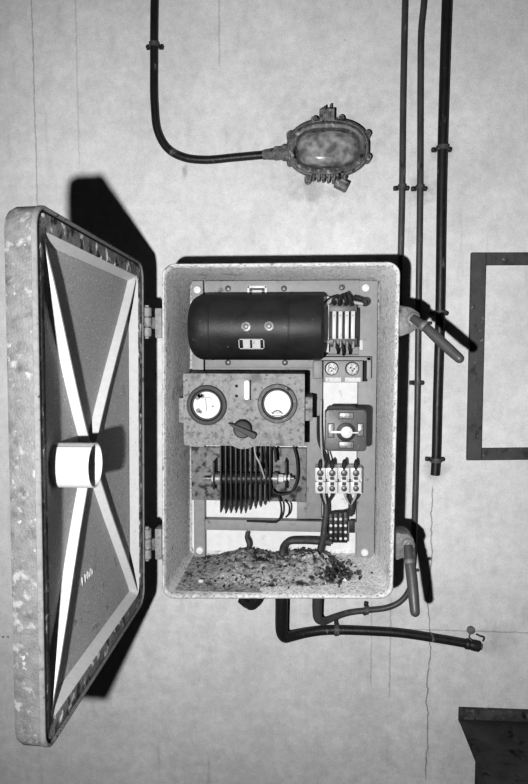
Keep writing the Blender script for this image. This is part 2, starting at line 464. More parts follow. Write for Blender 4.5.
# ------------------------------------------------------------------ door (part of the box)
HZ1, HZ0 = U(144, 264, 1.095).z, U(144, 601, 1.095).z
_t, _b = U(39, 200.5, 1.0).z - CAM_Z, U(44, 757, 1.0).z - CAM_Z
ND = (HZ1 - HZ0) / (_t - _b)
NZ1, NZ0 = CAM_Z + _t * ND, CAM_Z + _b * ND
Hp = U(146, 430, 1.095); Np = U(42, 430, ND)
H0 = Vector((Hp.x, Hp.y, 0)); N0 = Vector((Np.x, Np.y, 0))
eu = (N0 - H0); DW = eu.length; eu.normalize()
ew = Vector((-eu.y, eu.x, 0))
if ew.x < 0: ew = -ew
DZ0, DZ1 = HZ0, HZ1
SAG = (NZ1 - HZ1) / DW
print('ND', ND, 'DW', DW, 'sag', NZ1 - HZ1, 'BW', BX1 - BX0)
def D(u, v, w): return H0 + eu * u + ew * w + Vector(((v - (DZ0 + DZ1) / 2) * .012, 0, v + SAG * u))
def dl(ins, w, r): return [D(u, v, w) for u, v in rrect(ins, DW - ins, DZ0 + ins, DZ1 - ins, r)]
RW = .025       # rim width
door = MB().loft([dl(.012, -.0405, .022), dl(.003, -.0385, .026), dl(.0005, -.032, .026), dl(0, -.010, .026), dl(0, -.009, .026)],
                 True, False).build('door', doorout_m, box)
door['label'] = 'weathered cabinet door seen from its inner side, chipped paint on the edge'
MB().loft([dl(0, -.009, .026), dl(-.0005, -.0085, .026), dl(-.0005, -.0040, .026), dl(.0004, -.003, .026), dl(.0022, -.003, .025), dl(.003, -.0038, .024), dl(.003, -.0075, .024)], False, False).build('gasket', gasket_m, door)
MB().loft([dl(.003, -.0070, .024), dl(.006, -.0072, .022)], False, False).build('gasket_groove', groove_m, door)
MB().loft([dl(.006, -.0072, .022), dl(.0065, -.0055, .022), dl(RW - .002, -.0055, .016), dl(RW, -.007, .014)], False, False).build('rim', doorrim_m, door)
PW = -.021
def dish(u, v):
    a_, b_ = (u - DW / 2) / (DW / 2 - RW), (v - (DZ0 + DZ1) / 2) / ((DZ1 - DZ0) / 2 - RW)
    return PW - .0115 * max(0, 1 - a_ * a_) * max(0, 1 - b_ * b_)
m_ = MB()
NU, NV = 28, 40
lo_u, hi_u, lo_v, hi_v = RW + .003, DW - RW - .003, DZ0 + RW + .003, DZ1 - RW - .003
gv = [[m_.bm.verts.new(D(lo_u + (hi_u - lo_u) * q / NU, lo_v + (hi_v - lo_v) * k / NV, dish(lo_u + (hi_u - lo_u) * q / NU, lo_v + (hi_v - lo_v) * k / NV))) for q in range(NU + 1)] for k in range(NV + 1)]
for k in range(NV):
    for q in range(NU):
        m_.bm.faces.new((gv[k][q], gv[k][q + 1], gv[k + 1][q + 1], gv[k + 1][q]))
m_.build('inner_panel', doorin_m, door)
def P2(p):
    q = RC.transposed() @ (Vector(p) - C0)
    return 264 + F * q.x / -q.z, 392 - F * q.y / -q.z
def solve_uv(px, py, wf):
    u, v = DW / 2, (DZ0 + DZ1) / 2
    for _ in range(12):
        a0 = P2(D(u, v, wf(u, v))); e = 1e-4
        au, av = P2(D(u + e, v, wf(u + e, v))), P2(D(u, v + e, wf(u, v + e)))
        J = Matrix((((au[0] - a0[0]) / e, (av[0] - a0[0]) / e), ((au[1] - a0[1]) / e, (av[1] - a0[1]) / e)))
        dd = J.inverted() @ Vector((px - a0[0], py - a0[1]))
        u += dd.x; v += dd.y
    return u, v
MB().loft([dl(RW, -.007, .014), dl(RW + .006, PW + .003, .010), dl(RW + .008, PW, .009)], False, False).build('inner_flange', rib_m, door)['label'] = 'inner flange of the door, painted lighter as its lit side'
uc, vc = DW / 2, (DZ0 + DZ1) / 2
ri = RW + .006
for (ua, va, ub, vb) in ((ri, DZ0 + ri, DW - ri, DZ1 - ri), (ri, DZ1 - ri, DW - ri, DZ0 + ri)):
    dirv = Vector((ub - ua, vb - va)); dirv.normalize(); nv = Vector((-dirv.y, dirv.x))
    loops = []
    for k in range(13):
        t = k / 12
        u, v = ua + (ub - ua) * t, va + (vb - va) * t
        wp = dish(u, v); wtop = wp + .0125
        hw0, hw1 = .0050, .0018
        loops.append([D(u - nv.x * hw0, v - nv.y * hw0, wp - .001), D(u - nv.x * hw1, v - nv.y * hw1, wtop),
                      D(u + nv.x * hw1, v + nv.y * hw1, wtop), D(u + nv.x * hw0, v + nv.y * hw0, wp - .001)])
    rb = MB().loft(loops, True, True).build('diagonal_rib', rib_m, door)
# open tube standing off the middle of the door
tu, tv = solve_uv(76, 465, lambda u, v: dish(u, v) + .025)
R_, th_ = .0278, .0018
tpw = dish(tu, tv)
m_ = MB()
segs = 40
def ring(r, w):
    return [D(tu + r * math.cos(math.radians(68 + 353 * k / segs)), tv + r * math.sin(math.radians(68 + 353 * k / segs)), w) for k in range(segs + 1)]
tw0, tw1 = tpw - .0015, tpw + .0495
m_.loft([ring(R_, tw0), ring(R_, tw1), ring(R_ - th_, tw1), ring(R_ - th_, tw0), ring(R_, tw0)], closed=False)
tubeo = m_.build('document_tube', tube_m, door)
tubeo['label'] = 'short white open tube'
MB().lathe(D(tu, tv, tpw), ew, ((R_ - th_ - .0005, .0005), (R_ - th_ - .0005, .004)), 32).build('tube_floor', tube_m, tubeo)
# cast figures on the panel
def text_mesh(s, size, depth):
    cu = bpy.data.curves.new('figures', 'FONT'); cu.body = s; cu.size = size; cu.extrude = depth; cu.align_x = 'CENTER'; cu.align_y = 'CENTER'
    o = bpy.data.objects.new('figures', cu); COL.objects.link(o)
    dg = bpy.context.evaluated_depsgraph_get()
    me = bpy.data.meshes.new_from_object(o.evaluated_get(dg))
    bpy.data.objects.remove(o)
    return me
me = text_mesh('1100', .0175, .0006)
pu, pv = solve_uv(86.5, 577, dish)
for v in me.vertices:
    x, y, z = v.co
    v.co = D(pu - x * 1.45, pv + y, dish(pu - x * 1.45, pv + y) + .0006 + z) - world_of(door)
me.materials.append(rib_m)
fo = bpy.data.objects.new('cast_figures', me); COL.objects.link(fo); fo.parent = door
fo['label'] = 'raised pale figures'

# ------------------------------------------------------------------ mounting frame with rails
RD = 1.290                       # front of the rails
RT = 1.315 - RD
mf = thing('mounting_frame', U(283, 556, RD), 'grey steel rail frame bolted to the back inside the box', 'mounting frame')
def rail(x0, y0, x1, y1, d=RD, t=RT - .0005, m=railm, nm='rail', bev=.001):
    return MB().slab(x0, y0, x1, y1, d, t, bev).build(nm, m, mf)
rail(191.5, 281, 205, 557)
rail(359.5, 281, 374, 559)
rail(205, 281, 359.5, 296, t=.02)
rail(205, 354, 359.5, 368, d=1.291, t=.02)
rail(307, 368, 321.5, 519, d=1.292, t=.02)
rail(205, 519.5, 359.5, 533, d=1.289, t=.02)
rail(297, 502, 307, 519, d=1.293, t=.018)
rail(329, 296, 359.5, 354, d=1.293, t=.018, nm='plate')
rp = rail(191, 447, 306, 502, d=1.287, t=.003, m=rustplate_m, nm='plate')
rp['label'] = 'rust-stained plate'
rail(205, 366, 307, 446, d=1.2955, t=.018, m=railm, nm='plate')
rail(205, 296, 322, 354, d=1.2955, t=.018, nm='plate')
for x, y in ((197.5, 290), (365.5, 288), (200, 550), (364.5, 552)):
    b_ = MB().lathe(U(x, y, RD), (0, -1, 0), ((.0085, -.001), (.0085, .003), (.0070, .0055), (.001, .0065)), 18).build('bolt', bolt_m, mf)
    b_['label'] = 'bright round bolt head'
for x, y in ((228, 288.5), (284, 288.5), (342, 287.5), (228, 362.5), (285, 362.5)):
    MB().lathe(U(x, y, RD), (0, -1, 0), ((.006, -.001), (.006, .0015), (.0045, .0025)), 14).build('screw', screw_m, mf)

# ------------------------------------------------------------------ black drum
CD = 1.222
cl, cr = U(191, 327.3, CD), U(323.5, 327.3, CD)
CR = .0628
Lc = cr.x - cl.x
drum = thing('drum_transformer', (cl + cr) / 2 + Vector((0, CR, -CR)), 'large black lacquered drum lying across the top of the box', 'transformer')
prof = []
fr = .028
for k in range(7):
    a_ = PI / 2 * k / 6
    prof.append((CR - fr + fr * math.sin(a_), fr - fr * math.cos(a_)))
for u0 in (.043, Lc - .065):
    prof += [(CR, u0 - .0014), (CR + .0007, u0 - .0006), (CR + .0007, u0 + .0006), (CR, u0 + .0014)]
fe = .007
for k in range(5):
    a_ = PI / 2 * k / 4
    prof.append((CR - fe + fe * math.cos(a_), Lc - fe + fe * math.sin(a_)))
body = MB().lathe(cl, (1, 0, 0), prof, 64).build('drum_body', black_m, drum)
def on_drum(px, py, off=0.0):
    # where the sight line meets the drum's front
    v = RC @ Vector(((px - 264) / F, (392 - py) / F, -1))
    dy, dz = v.y, v.z
    oy, oz = C0.y - cl.y, C0.z - cl.z
    A = dy * dy + dz * dz; B = 2 * (oy * dy + oz * dz); Cc = oy * oy + oz * oz - CR * CR
    t = (-B - math.sqrt(max(B * B - 4 * A * Cc, 0))) / (2 * A)
    p = C0 + v * t
    n = Vector((0, p.y - cl.y, p.z - cl.z)).normalized()
    return p + n * off, n
for px, py in ((246, 326.5), (269, 326)):
    p, n = on_drum(px, py)
    s_ = MB().lathe(p, n, ((.0085, -.001), (.0085, .001), (.005, .0016), (.0048, .004), (.003, .005)), 16).build('screw', midmetal_m, drum)
p, n = on_drum(251.5, 343.5)
tz = Vector((0, 0, 1)) - n * n.z; tz.normalize()
Mx = Matrix.Translation(p) @ Matrix((Vector((1, 0, 0)), n, tz)).transposed().to_4x4()
np_ = MB().box((-.0235, -.001, -.0105), (.0235, .0015, .0105), .0012, Mx)
np_ = np_.build('nameplate', bake_m, drum)
mm = MB()
for z0, z1 in ((.0092, .0105), (-.0105, -.0092)):
    mm.box((-.0215, .0012, z0), (.0215, .0022, z1), 0, Mx)
for x0, x1 in ((-.0235, -.0222), (.0222, .0235)):
    mm.box((x0, .0012, -.0085), (x1, .0022, .0085), 0, Mx)
mm.build('border', paper_m, np_)
for x0, x1 in ((-.0155, -.0025), (.0015, .0165)):
    mm = MB()
    for q in range(4):
        mm.box((x0, .0012, -.0082 + q * .0043), (x1, .0021, -.0082 + q * .0043 + .0036), 0, Mx)
    mm.build('field', paper_m, np_)
MB().slab(322, 296.5, 329, 352.5, 1.262, .01, .001).build('end_flange', ceramic_m, drum)['label'] = 'pale end flange'
# white retaining clip above the drum
mm = MB()
mm.slab(247, 285.5, 267, 288, 1.285, .006, .0008)
mm.slab(247, 286, 249.5, 294, 1.285, .006, .0006).slab(264.5, 286, 267, 294, 1.285, .006, .0006).slab(252, 290, 262, 295, 1.284, .006, .0006)
mc = mm.build('maker_plate', ceramic_m, drum); mc['label'] = 'small white plate on the rail above the drum'
mm = MB(); mm.slab(249.5, 288, 264.5, 291, 1.2865, .004); mm.build('recess', bake_m, mc)

# ------------------------------------------------------------------ fuse strip, top right
fb = thing('fuse_strip', U(346, 352, 1.29), 'four-way fuse strip with pale bars beside the black drum', 'fuse strip')
MB().slab(329, 308, 359.5, 347, 1.279, .013, .001).build('base', bake_m, fb)
MB().slab(329.5, 303.5, 357, 312, 1.262, .018, .0015).build('cross_bar', greybake_m, fb)
MB().slab(329.5, 337.5, 357, 345, 1.262, .018, .0015).build('cross_bar', greybake_m, fb)
for i, x in enumerate((334.3, 340.4, 346.9, 353)):
    f_ = MB().slab(x - 1.9, 311, x + 1.9, 339, 1.257, .012, .0015).build('fuse', ceramic_m, fb)
    f_['label'] = 'pale fuse bar'
    MB().lathe(U(x, 315.5, 1.257), (0, -1, 0), ((.0012, 0), (.0012, .0008)), 8).build('stud', darkmetal_m, f_)
    MB().tube([U(x, 347 + (i % 2) * 1, 1.256), U(x + .3, 341, 1.254)], [.0035, .0035], 10).build('terminal_screw', midmetal_m, fb)
# wires at the fuse strip
def cable(name, pts, r, m, label, cat='wire', group=None, n=8, seg=10):
    sp = smooth_path([U(*p) for p in pts], n)
    if isinstance(r, (list, tuple)):
        rr = []
        for i in range(len(sp)):
            t = i / (len(sp) - 1) * (len(r) - 1); k = min(int(t), len(r) - 2)
            rr.append(r[k] + (r[k + 1] - r[k]) * (t - k))
    else: rr = r
    o = MB().tube(sp, rr, seg).build(name, m, None, origin=sp[0].copy())
    return tag(o, label, cat, group)
WG = 'short wires of the fuse strip'
ends = ['first', 'second', 'third']
for i, (x, xt) in enumerate(((334.5, 337), (340.5, 342.5), (347, 345.5))):
    cable('wire', [(x, 345 - 40.5, 1.258), (x - 1.5, 300, 1.248), (xt - 1, 296.5 - i, 1.252), (xt + 3.5, 301, 1.262), (x + 4.5, 306, 1.262)], .0031, wire_m,
          'black looped wire, %s from the left atop the fuse strip' % ends[i], group=None)
cable('wire', [(353, 305, 1.258), (350, 298, 1.246), (347.5, 293.5, 1.25), (350, 296, 1.262), (355, 302, 1.262)], .0032, wire_m, 'tallest black wire loop atop the fuse strip')
lead = cable('wire', [(323.5, 307.5, 1.245), (328, 303, 1.25), (333, 299, 1.255), (337, 298, 1.262)], .0036, lwire_m, 'pale insulated lead running from the drum up to the fuse strip')
cable('wire', [(323, 306, 1.257), (328, 300, 1.26), (334, 296.8, 1.264), (338, 297, 1.268)], .003, wire_m, 'dark lead beside the pale one, from drum to fuse strip')
cable('wire', [(322.5, 341, 1.245), (327, 342, 1.25), (332, 341, 1.256)], .0036, lwire_m, 'pale lead from the drum to the foot of the fuse strip')
for i, (x, xe, ye) in enumerate(((336, 338, 350), (342, 343.5, 351.5), (348.5, 350, 350.5))):
    cable('wire', [(x, 344, 1.262), (x + .6, 347, 1.256), (xe, ye, 1.262), (xe + .2, ye + 3, 1.28)], .0030, wire_m,
          'short black tail, %s from the left under the fuse strip' % ends[i])
lug = thing('cable_lug', U(366, 302.5, 1.285), 'dark ring lug with pale sleeve at the right of the fuse strip', 'cable lug')
pl = U(365.5, 302, 1.262)
m_ = MB().lathe(pl, (.2, -1, 0), ((.0035, -.004), (.0078, -.004), (.0088, 0), (.0078, .004), (.0035, .004), (.0035, -.004)), 20, False, False)
m_.tube([pl + Vector((0, .004, 0)), pl + Vector((0, .032, 0))], .0035, 12)
m_.build('ring', darkmetal_m, lug)
MB().tube(smooth_path([U(351.5, 302, 1.262), U(357, 303, 1.26), U(363, 304, 1.26)], 5), .0034, 12).build('sleeve', lwire_m, lug)
MB().tube(smooth_path([U(354, 297, 1.266), U(358, 298, 1.262), U(364, 300, 1.262)], 5), .0040, 12).build('tail', wire_m, lug)
MB().slab(359.5, 340, 363, 350, 1.285, .006, .001).build('tab', paper_m, fb)

# ------------------------------------------------------------------ screw-cap fuse holder
fh = thing('fuse_holder', U(343, 382, 1.29), 'light grey panel with two round screw-cap fuses', 'fuse holder')
FH = 1.255
MB().slab(323.5, 361, 362.5, 382.5, FH, .022, .001).build('panel', railm, fh)
mm = MB().slab(314, 357, 371, 360.5, 1.262, .026, .0008).slab(367, 357, 371, 379, 1.262, .026, .0008)
mm.build('bracket', railm, fh)
mm = MB().slab(313, 360.5, 322.5, 379, 1.262, .018, .003); mm.build('side_tab', railm, fh)
MB().slab(362.5, 361, 367, 381.5, 1.279, .008).build('gap', groove_m, fh)
for x in (331.5, 352):
    cpt = U(x, 368.5, FH)
    cp = MB().lathe(cpt, (0, -1, 0), ((.0125, -.002), (.0125, .010), (.0112, .012), (.0098, .012), (.0095, .0105), (.0001, .0105)), 28).build('fuse_cap', midmetal_m, fh)
    cp['label'] = 'pale round screw cap'
    mm = MB()
    for dx, dz in ((-.003, .002), (.0035, 0), (0, -.004)):
        mm.lathe(cpt + Vector((dx, -.0105, dz)), (0, -1, 0), ((.0018, -.0005), (.0018, .0007)), 10)
    mm.build('contact', ink_m, cp)
    MB().lathe(cpt, (0, -1, 0), ((.0136, -.002), (.0136, .003), (.0126, .004)), 28).build('seat_ring', bake_m, cp)
for x0, x1 in ((325.5, 341), (345, 360.5)):
    MB().slab(x0, 377.5, x1, 381.8, FH - .0012, .002).build('label_strip', paper_m, fh)

# ------------------------------------------------------------------ meter panel
PD = 1.172
mp_ = thing('meter_panel', U(244, 446, PD), 'rust-spotted sheet metal panel carrying two round meters and a selector', 'meter panel')
a, c = U(183, 373.5, PD), U(304.5, 446.5, PD)
fr_ = [(x, z) for x, z in rrect(a.x, c.x, c.z, a.z, .002, 2)]
m_ = MB().loft([[(x, a.y + .085, z) for x, z in fr_], [(x, a.y + .0008, z) for x, z in fr_], [(x * .998 + .002 * (a.x + c.x) / 2, a.y, z) for x, z in fr_]], False, True)
m_.build('panel_sheet', rust_m, mp_)
MB().slab(178.5, 398, 184, 423, PD + .016, .09, .001).build('side_tab', rust_m, mp_)
MB().slab(303.5, 397, 312.5, 421, PD + .016, .095, .001).build('side_tab', rust_m, mp_)
def meter(px, py, rp, bez, label):
    o = U(px, py, PD)
    r = pxm(rp, PD)
    mt = MB().lathe(o, (0, -1, 0), ((r, -.001), (r, .004), (r * .95, .008), (r * .86, .0095), (r * .80, .0085), (r * .77, .004)), 48, False, False).build('meter', bez, mp_)
    mt['label'] = label
    MB().lathe(o, (0, -1, 0), ((r * .775, .0042), (r * .74, .007), (r * .69, .007), (r * .66, .0035)), 48, False, False).build('inner_ring', bake_m, mt)
    MB().lathe(o, (0, -1, 0), ((r * .80, -.001), (r * .80, .0036)), 48).build('dial', face_m, mt)
    return o, r, mt
o, r, mt = meter(207, 405, 20.5, greybake_m, 'left round meter, grimy dial')
def arcs(o, r, mt, rad, a0, a1, cy, wid):
    mm = MB(); n = 24
    lo = []
    for k in range(n + 1):
        a_ = math.radians(a0 + (a1 - a0) * k / n)
        lo.append((math.cos(a_), math.sin(a_)))
    mm.loft([[o + Vector((c_ * rad, -.0040, s_ * rad + cy)) for c_, s_ in lo], [o + Vector((c_ * (rad - wid), -.0040, s_ * (rad - wid) + cy)) for c_, s_ in lo]], closed=False)
    mm.build('scale_arc', ink_m, mt)
arcs(o, r, mt, r * .50, 55, 125, -r * .1, .0007)
m_ = MB()
for k, (dx, dz, s_) in enumerate(((-.45, .42, .16), (-.32, .48, .13), (-.2, .46, .1), (-.42, -.27, .12), (-.3, -.34, .08), (.3, -.05, .05))):
    m_.lathe(o + Vector((dx * r, -.0036, dz * r)), (0, -1, 0), ((s_ * r, 0), (s_ * r, .0004)), 12)
m_.build('stain', mat('grime', 120, .7, var=.3, scale=300, bump=0), mt)
m_ = MB(); m_.tube([o + Vector((0, -.0045, -r * .3)), o + Vector((-r * .05, -.0045, r * .35))], .0005, 6); m_.build('needle', ink_m, mt)
o, r, mt = meter(277.5, 403.5, 20, clampiron_m, 'right round meter, clean white dial')
arcs(o, r, mt, r * .30, 20, 160, -r * .62, .0022)
m_ = MB()
for k in range(6):
    m_.box(o + Vector((-.30 * r + k * .1 * r, -.0044, -.50 * r)), o + Vector((-.25 * r + k * .1 * r, -.0036, -.42 * r)))
m_.box(o + Vector((-.27 * r, -.0044, -.62 * r)), o + Vector((.27 * r, -.0036, -.58 * r)))
m_.build('print', mat('grey_print', 130, .7, var=.2, scale=300, bump=0), mt)
m_ = MB(); m_.tube([o + Vector((r * .1, -.0045, -r * .2)), o + Vector((r * .35, -.0045, r * .35))], .0004, 6); m_.build('needle', mat('pale_needle', 170, .7, bump=0), mt)
# switch plate with two holes and a white bar
sw = MB().lathe(U(241.5, 389.5, PD), (0, -1, 0), ((pxm(11, PD), -.001), (pxm(11, PD), .0012), (pxm(10.4, PD), .0016)), 40).build('switch_plate', railm, mp_)
m_ = MB()
for y in (386, 396): m_.lathe(U(236.5, y, PD - .0016), (0, -1, 0), ((.0029, -.0005), (.0029, .0004)), 12)
m_.build('hole', groove_m, sw)
p = U(247, 390, PD)
hx, hz = pxm(2.8, PD), pxm(10, PD)
MB().loft([[(p.x + x, p.y + .001, p.z + z) for x, z in rrect(-hx, hx, -hz, hz, hx * .95, 5)], [(p.x + x, p.y - .006, p.z + z) for x, z in rrect(-hx, hx, -hz, hz, hx * .95, 5)],
           [(p.x + x * .85, p.y - .007, p.z + z * .97) for x, z in rrect(-hx, hx, -hz, hz, hx * .95, 5)]], False, True).build('indicator_bar', ceramic_m, sw)['label'] = 'white upright bar'
p = U(250.6, 390, PD - .001)
MB().box((p.x - .001, p.y - .003, p.z - hz), (p.x + .001, p.y + .002, p.z + hz)).build('slot_edge', groove_m, sw)
# selector knob
kp = U(243, 429.5, PD)
kd = MB().lathe(kp, (0, -1, 0), ((pxm(20, PD), -.0005), (pxm(20, PD), .0008)), 40).build('knob_dial', rust_m, mp_)
kn = MB().lathe(kp + Vector((0, 0, .002)), (0, -1, 0), ((pxm(9.8, PD), 0), (pxm(9.4, PD), .010), (pxm(8.3, PD), .013), (pxm(7.9, PD), .0128)), 32).build('selector_knob', bake_m, mp_)
dv = (U(257, 435, PD) - U(229.5, 421.5, PD)); dvn = dv.normalized(); ang = math.atan2(dvn.z, dvn.x)
Mk = Matrix.Translation(kp + Vector((.001, 0, .001))) @ Matrix.Rotation(-ang, 4, 'Y')
q = [(-.030, .0), (-.018, .0035), (.0, .0046), (.024, .0060), (.0268, .004), (.0268, -.004), (.024, -.006), (.0, -.0046), (-.018, -.0035)]
MB().loft([[Mk @ Vector((x, -.006, z)) for x, z in q], [Mk @ Vector((x, -.0185, z)) for x, z in q], [Mk @ Vector((x * .97, -.02, z * .8)) for x, z in q]], True, True).build('pointer_grip', bake_m, kn)

# ------------------------------------------------------------------ rectifier stack with cooling fins
RS = 1.250                       # axis depth
ax = 478.5
rs_ = thing('rectifier_stack', U(247, 503, 1.29), 'row of thin black cooling fins on a rod under the meter panel', 'rectifier')
pL, pR = U(203, ax, RS), U(294, ax, RS)
MB().tube([pL, pR], .0038, 14).build('rod', midmetal_m, rs_)
fins = [(222.5, 512.5), (227.5, 513.5), (232.5, 513), (237.5, 513), (242.3, 513.5), (247, 513), (252, 509.5), (257, 508.5), (261.8, 507.5), (266.5, 505.5), (270.5, 500)]
for i, (x, yb) in enumerate(fins):
    p = U(x, ax, RS); zt = U(x, 436, 1.225).z; zb = U(x, yb, 1.222).z
    d0 = .030 if i < 8 else .026
    MB().box((p.x - .0014, p.y - d0, zb), (p.x + .0014, p.y + d0, zt), .0006).build('fin', fin_m, rs_)
    if i < len(fins) - 1:
        MB().lathe(p + Vector((.0014, 0, 0)), (1, 0, 0), ((.012, 0), (.012, .0066)), 20).build('spacer', darkmetal_m, rs_)
for x, w_ in ((212, .009), (278, .010)):
    p = U(x, ax, RS)
    MB().lathe(p, (1, 0, 0), ((.007, 0), (.0085, .002), (.0085, w_), (.006, w_ + .002)), 6).build('nut', bolt_m, rs_)
for x in (216, 273):
    p = U(x, ax, RS)
    MB().lathe(p, (1, 0, 0), ((.0125, 0), (.0125, .009), (.010, .011)), 24).build('washer', midmetal_m, rs_)
for x, yt in ((214.5, 458), (286, 458)):
    p = U(x, ax, RS)
    sp_ = MB().box((p.x - .002, p.y - .012, p.z - .02), (p.x + .002, p.y + .042, p.z + .036), .0015).build('support_bracket', darkmetal_m, rs_)
for x in (284, 288): 
    p = U(x, 478, RS - .012)
    MB().lathe(p, (1, 0, 0), ((.0055, 0), (.0062, .001), (.0062, .0035), (.0055, .0045)), 6).build('nut', bolt_m, rs_)
for x, y in ((216.5, 498), (285.5, 498)):
    MB().lathe(U(x, y, 1.295), (0, -1, 0), ((.007, -.001), (.007, .0015), (.0045, .0018), (.004, .006), (.001, .0065)), 14).build('foot_screw', bolt_m, rs_)
cable('wire', [(263, 440, 1.232), (265, 455, 1.222), (266.5, 468, 1.222), (268, 476, 1.235)], .0022, wire_m, 'black wire bending down in front of the last cooling fins')
cable('wire', [(254, 440, 1.228), (255.5, 455, 1.212), (259, 462, 1.208), (262, 470, 1.214), (264.5, 478, 1.222)], .0018, lwire_m, 'thin pale wire crossing the cooling fins')
cable('wire', [(272.5, 440, 1.24), (275, 450, 1.235), (276, 462, 1.235)], .0028, wire_m, 'thick black wire down to the right end of the fin rod')
cable('wire', [(271, 496, 1.262), (278, 496.5, 1.25), (281, 505, 1.25), (281, 515, 1.255), (277, 521.5, 1.265), (262, 521.5, 1.275), (247, 521, 1.285)], .0021, wire_m, 'black wire looping below the fins onto the lower rail')
cable('wire', [(285, 500, 1.268), (289, 505, 1.26), (289, 513, 1.268), (286, 517, 1.285)], .0018, wire_m, 'small wire hook right of the looping wire below the fins')
cable('wire', [(292, 440, 1.262), (297, 460, 1.255), (297, 480, 1.255), (291, 492, 1.25), (277, 494, 1.25), (272, 490, 1.25)], .0026, wire_m, 'wire rounding the right end of the fin rod')

# ------------------------------------------------------------------ square bakelite socket
so = thing('square_socket', U(346, 451, 1.29), 'dark square bakelite plate with four pale slots and a round centre', 'socket')
SD = 1.150
a, c = U(325, 409.5, SD), U(366.5, 451.5, SD)
cx, cz = (a.x + c.x) / 2, (a.z + c.z) / 2; hx, hz = (c.x - a.x) / 2, (a.z - c.z) / 2
def sl(ins, y): return [(cx + x, y, cz + z) for x, z in rrect(-hx + ins, hx - ins, -hz + ins, hz - ins, .007)]
MB().loft([sl(.0, a.y + .022), sl(0, a.y + .002), sl(.0008, a.y + .0005), sl(.002, a.y)], True, True).build('socket_plate', greybake_m, so)
pb = MB().box((cx - hx * .8, a.y + .022, cz - hz * .8), (cx + hx * .8, a.y + .134, cz + hz * .8), .003).build('socket_body', bake_m, so)
for x0, y0, x1, y1 in ((339.5, 413, 353, 418.5), (339.5, 442, 353, 448), (328.5, 424, 333.5, 437), (358, 424, 363, 436)):
    mm = MB().slab(x0 - .9, y0 - .9, x1 + .9, y1 + .9, SD - .0006, .003); sq = mm.build('slot', bake_m, so)
    MB().slab(x0, y0, x1, y1, SD - .0012, .003, .0004).build('contact', midmetal_m, sq)
m_ = MB().lathe(U(346, 432, SD), (0, -1, 0), ((pxm(9.5, SD), -.001), (pxm(9.5, SD), .0012), (pxm(8.8, SD), .0018)), 32)
cr_ = m_.build('centre_ring', bake_m, so)
MB().lathe(U(346.5, 432, SD), (0, -1, 0), ((pxm(5.8, SD), 0), (pxm(5.8, SD), .004), (pxm(5.2, SD), .0046)), 28).build('centre_pin', bolt_m, cr_)
MB().slab(331, 431, 345, 433.4, SD - .0022, .004, .0004).slab(347, 432, 358.5, 433.6, SD - .0022, .004, .0004).build('cross_link', bolt_m, cr_)

# ------------------------------------------------------------------ white four-way terminal block
tb = thing('terminal_block', U(338, 494, 1.29), 'white ceramic four-way terminal block with screws under the square socket', 'terminal block')
TD = 1.245
MB().slab(315.5, 467, 362, 494, TD + .012, .034, .001).build('base', ceramic_m, tb)
for i in range(4):
    x = 320.3 + i * 11.9
    t_ = MB().slab(x - 5.2, 467.8, x + 5.2, 479.5, TD, .014, .0012).slab(x - 5.2, 482, x + 5.2, 493.5, TD, .014, .0012).slab(x - 3.4, 479, x + 3.4, 483, TD + .003, .011, .0005).build('terminal', ceramic_m, tb)
    for y, rr in ((473, 3.3), (488.5, 2.9)):
        s_ = MB().lathe(U(x, y, TD), (0, -1, 0), ((pxm(rr, TD), -.001), (pxm(rr, TD), .003), (pxm(rr * .8, TD), .0038)), 16).build('clamp_screw', screw_m, t_)
    MB().slab(x - 2, 477, x + 2, 480, TD - .0015, .003).slab(x - 2, 482.5, x + 2, 485.5, TD - .0015, .003).build('clamp_slot', ink_m, t_)
    if i: MB().slab(x - 6.6, 479.8, x - 5.3, 482, TD + .002, .01).build('gap', ink_m, t_)
nth = ['leftmost', 'second', 'third', 'rightmost']
for i in range(4):
    x = 320.3 + i * 11.9
    m_ = thing('wire_stub', U(x, 467, TD + .02), '%s black sleeved stub wire on the top edge of the white terminal block' % nth[i] if i in (0, 3) else '%s black sleeved stub wire from the left atop the white terminal block' % nth[i], 'wire stub')
    MB().tube(smooth_path([U(x - .2, 469, TD + .004), U(x, 464, TD + .002), U(x + .4, 459.5, TD + .008)], 4), [.0044] * 5 + [.0042, .004, .0032, .0018], 12).build('sleeve', wire_m, m_)
cable('wire', [(322.5, 468, 1.252), (323.5, 463, 1.25), (322, 455, 1.26), (320.8, 430, 1.272), (321, 400, 1.279)], .0024, lwire_m, 'pale wire climbing beside the square socket from the terminal block')
cable('wire', [(326, 468, 1.255), (325.6, 461, 1.255), (322.6, 452, 1.268), (318.5, 440, 1.276), (318, 416, 1.279)], .0026, wire_m, 'black wire climbing left of the square socket')
cable('wire', [(331.5, 468, 1.253), (330, 461, 1.255), (328, 452, 1.268), (327.5, 446, 1.272)], .0017, wire_m, 'thin dark wire from the terminal block up behind the square socket')

# cables below the terminal block
cg = thing('sheathed_cable', U(326, 503, 1.262), 'dark cable splitting into two cores, dropping from the terminal block to the debris', 'cable')
MB().tube(smooth_path([U(325.5, 500, 1.258), U(326, 510, 1.255), U(324.5, 525, 1.25), U(322.5, 540, 1.25), U(319.5, 552, 1.25), U(318.5, 574, 1.25)], 6), .0062, 14).build('sheath', cable_m, cg)
for xs, m in ((321, wire_m), (323.5, lwire_m), (332, wire_m)):
    MB().tube(smooth_path([U(xs, 491, 1.25), U(xs + (.5 if xs < 326 else -.5), 496, 1.248), U(326 + (xs - 326) * .3, 502, 1.252), U(326, 506, 1.256)], 5), .0027, 8).build('core', m, cg)
cg = thing('sheathed_cable', U(351, 503, 1.262), 'short dark cable end splitting into two cores under the right of the terminal block', 'cable')
MB().tube(smooth_path([U(351, 500, 1.262), U(351, 507, 1.26), U(350.5, 515, 1.266)], 5), .0056, 14).build('sheath', cable_m, cg)
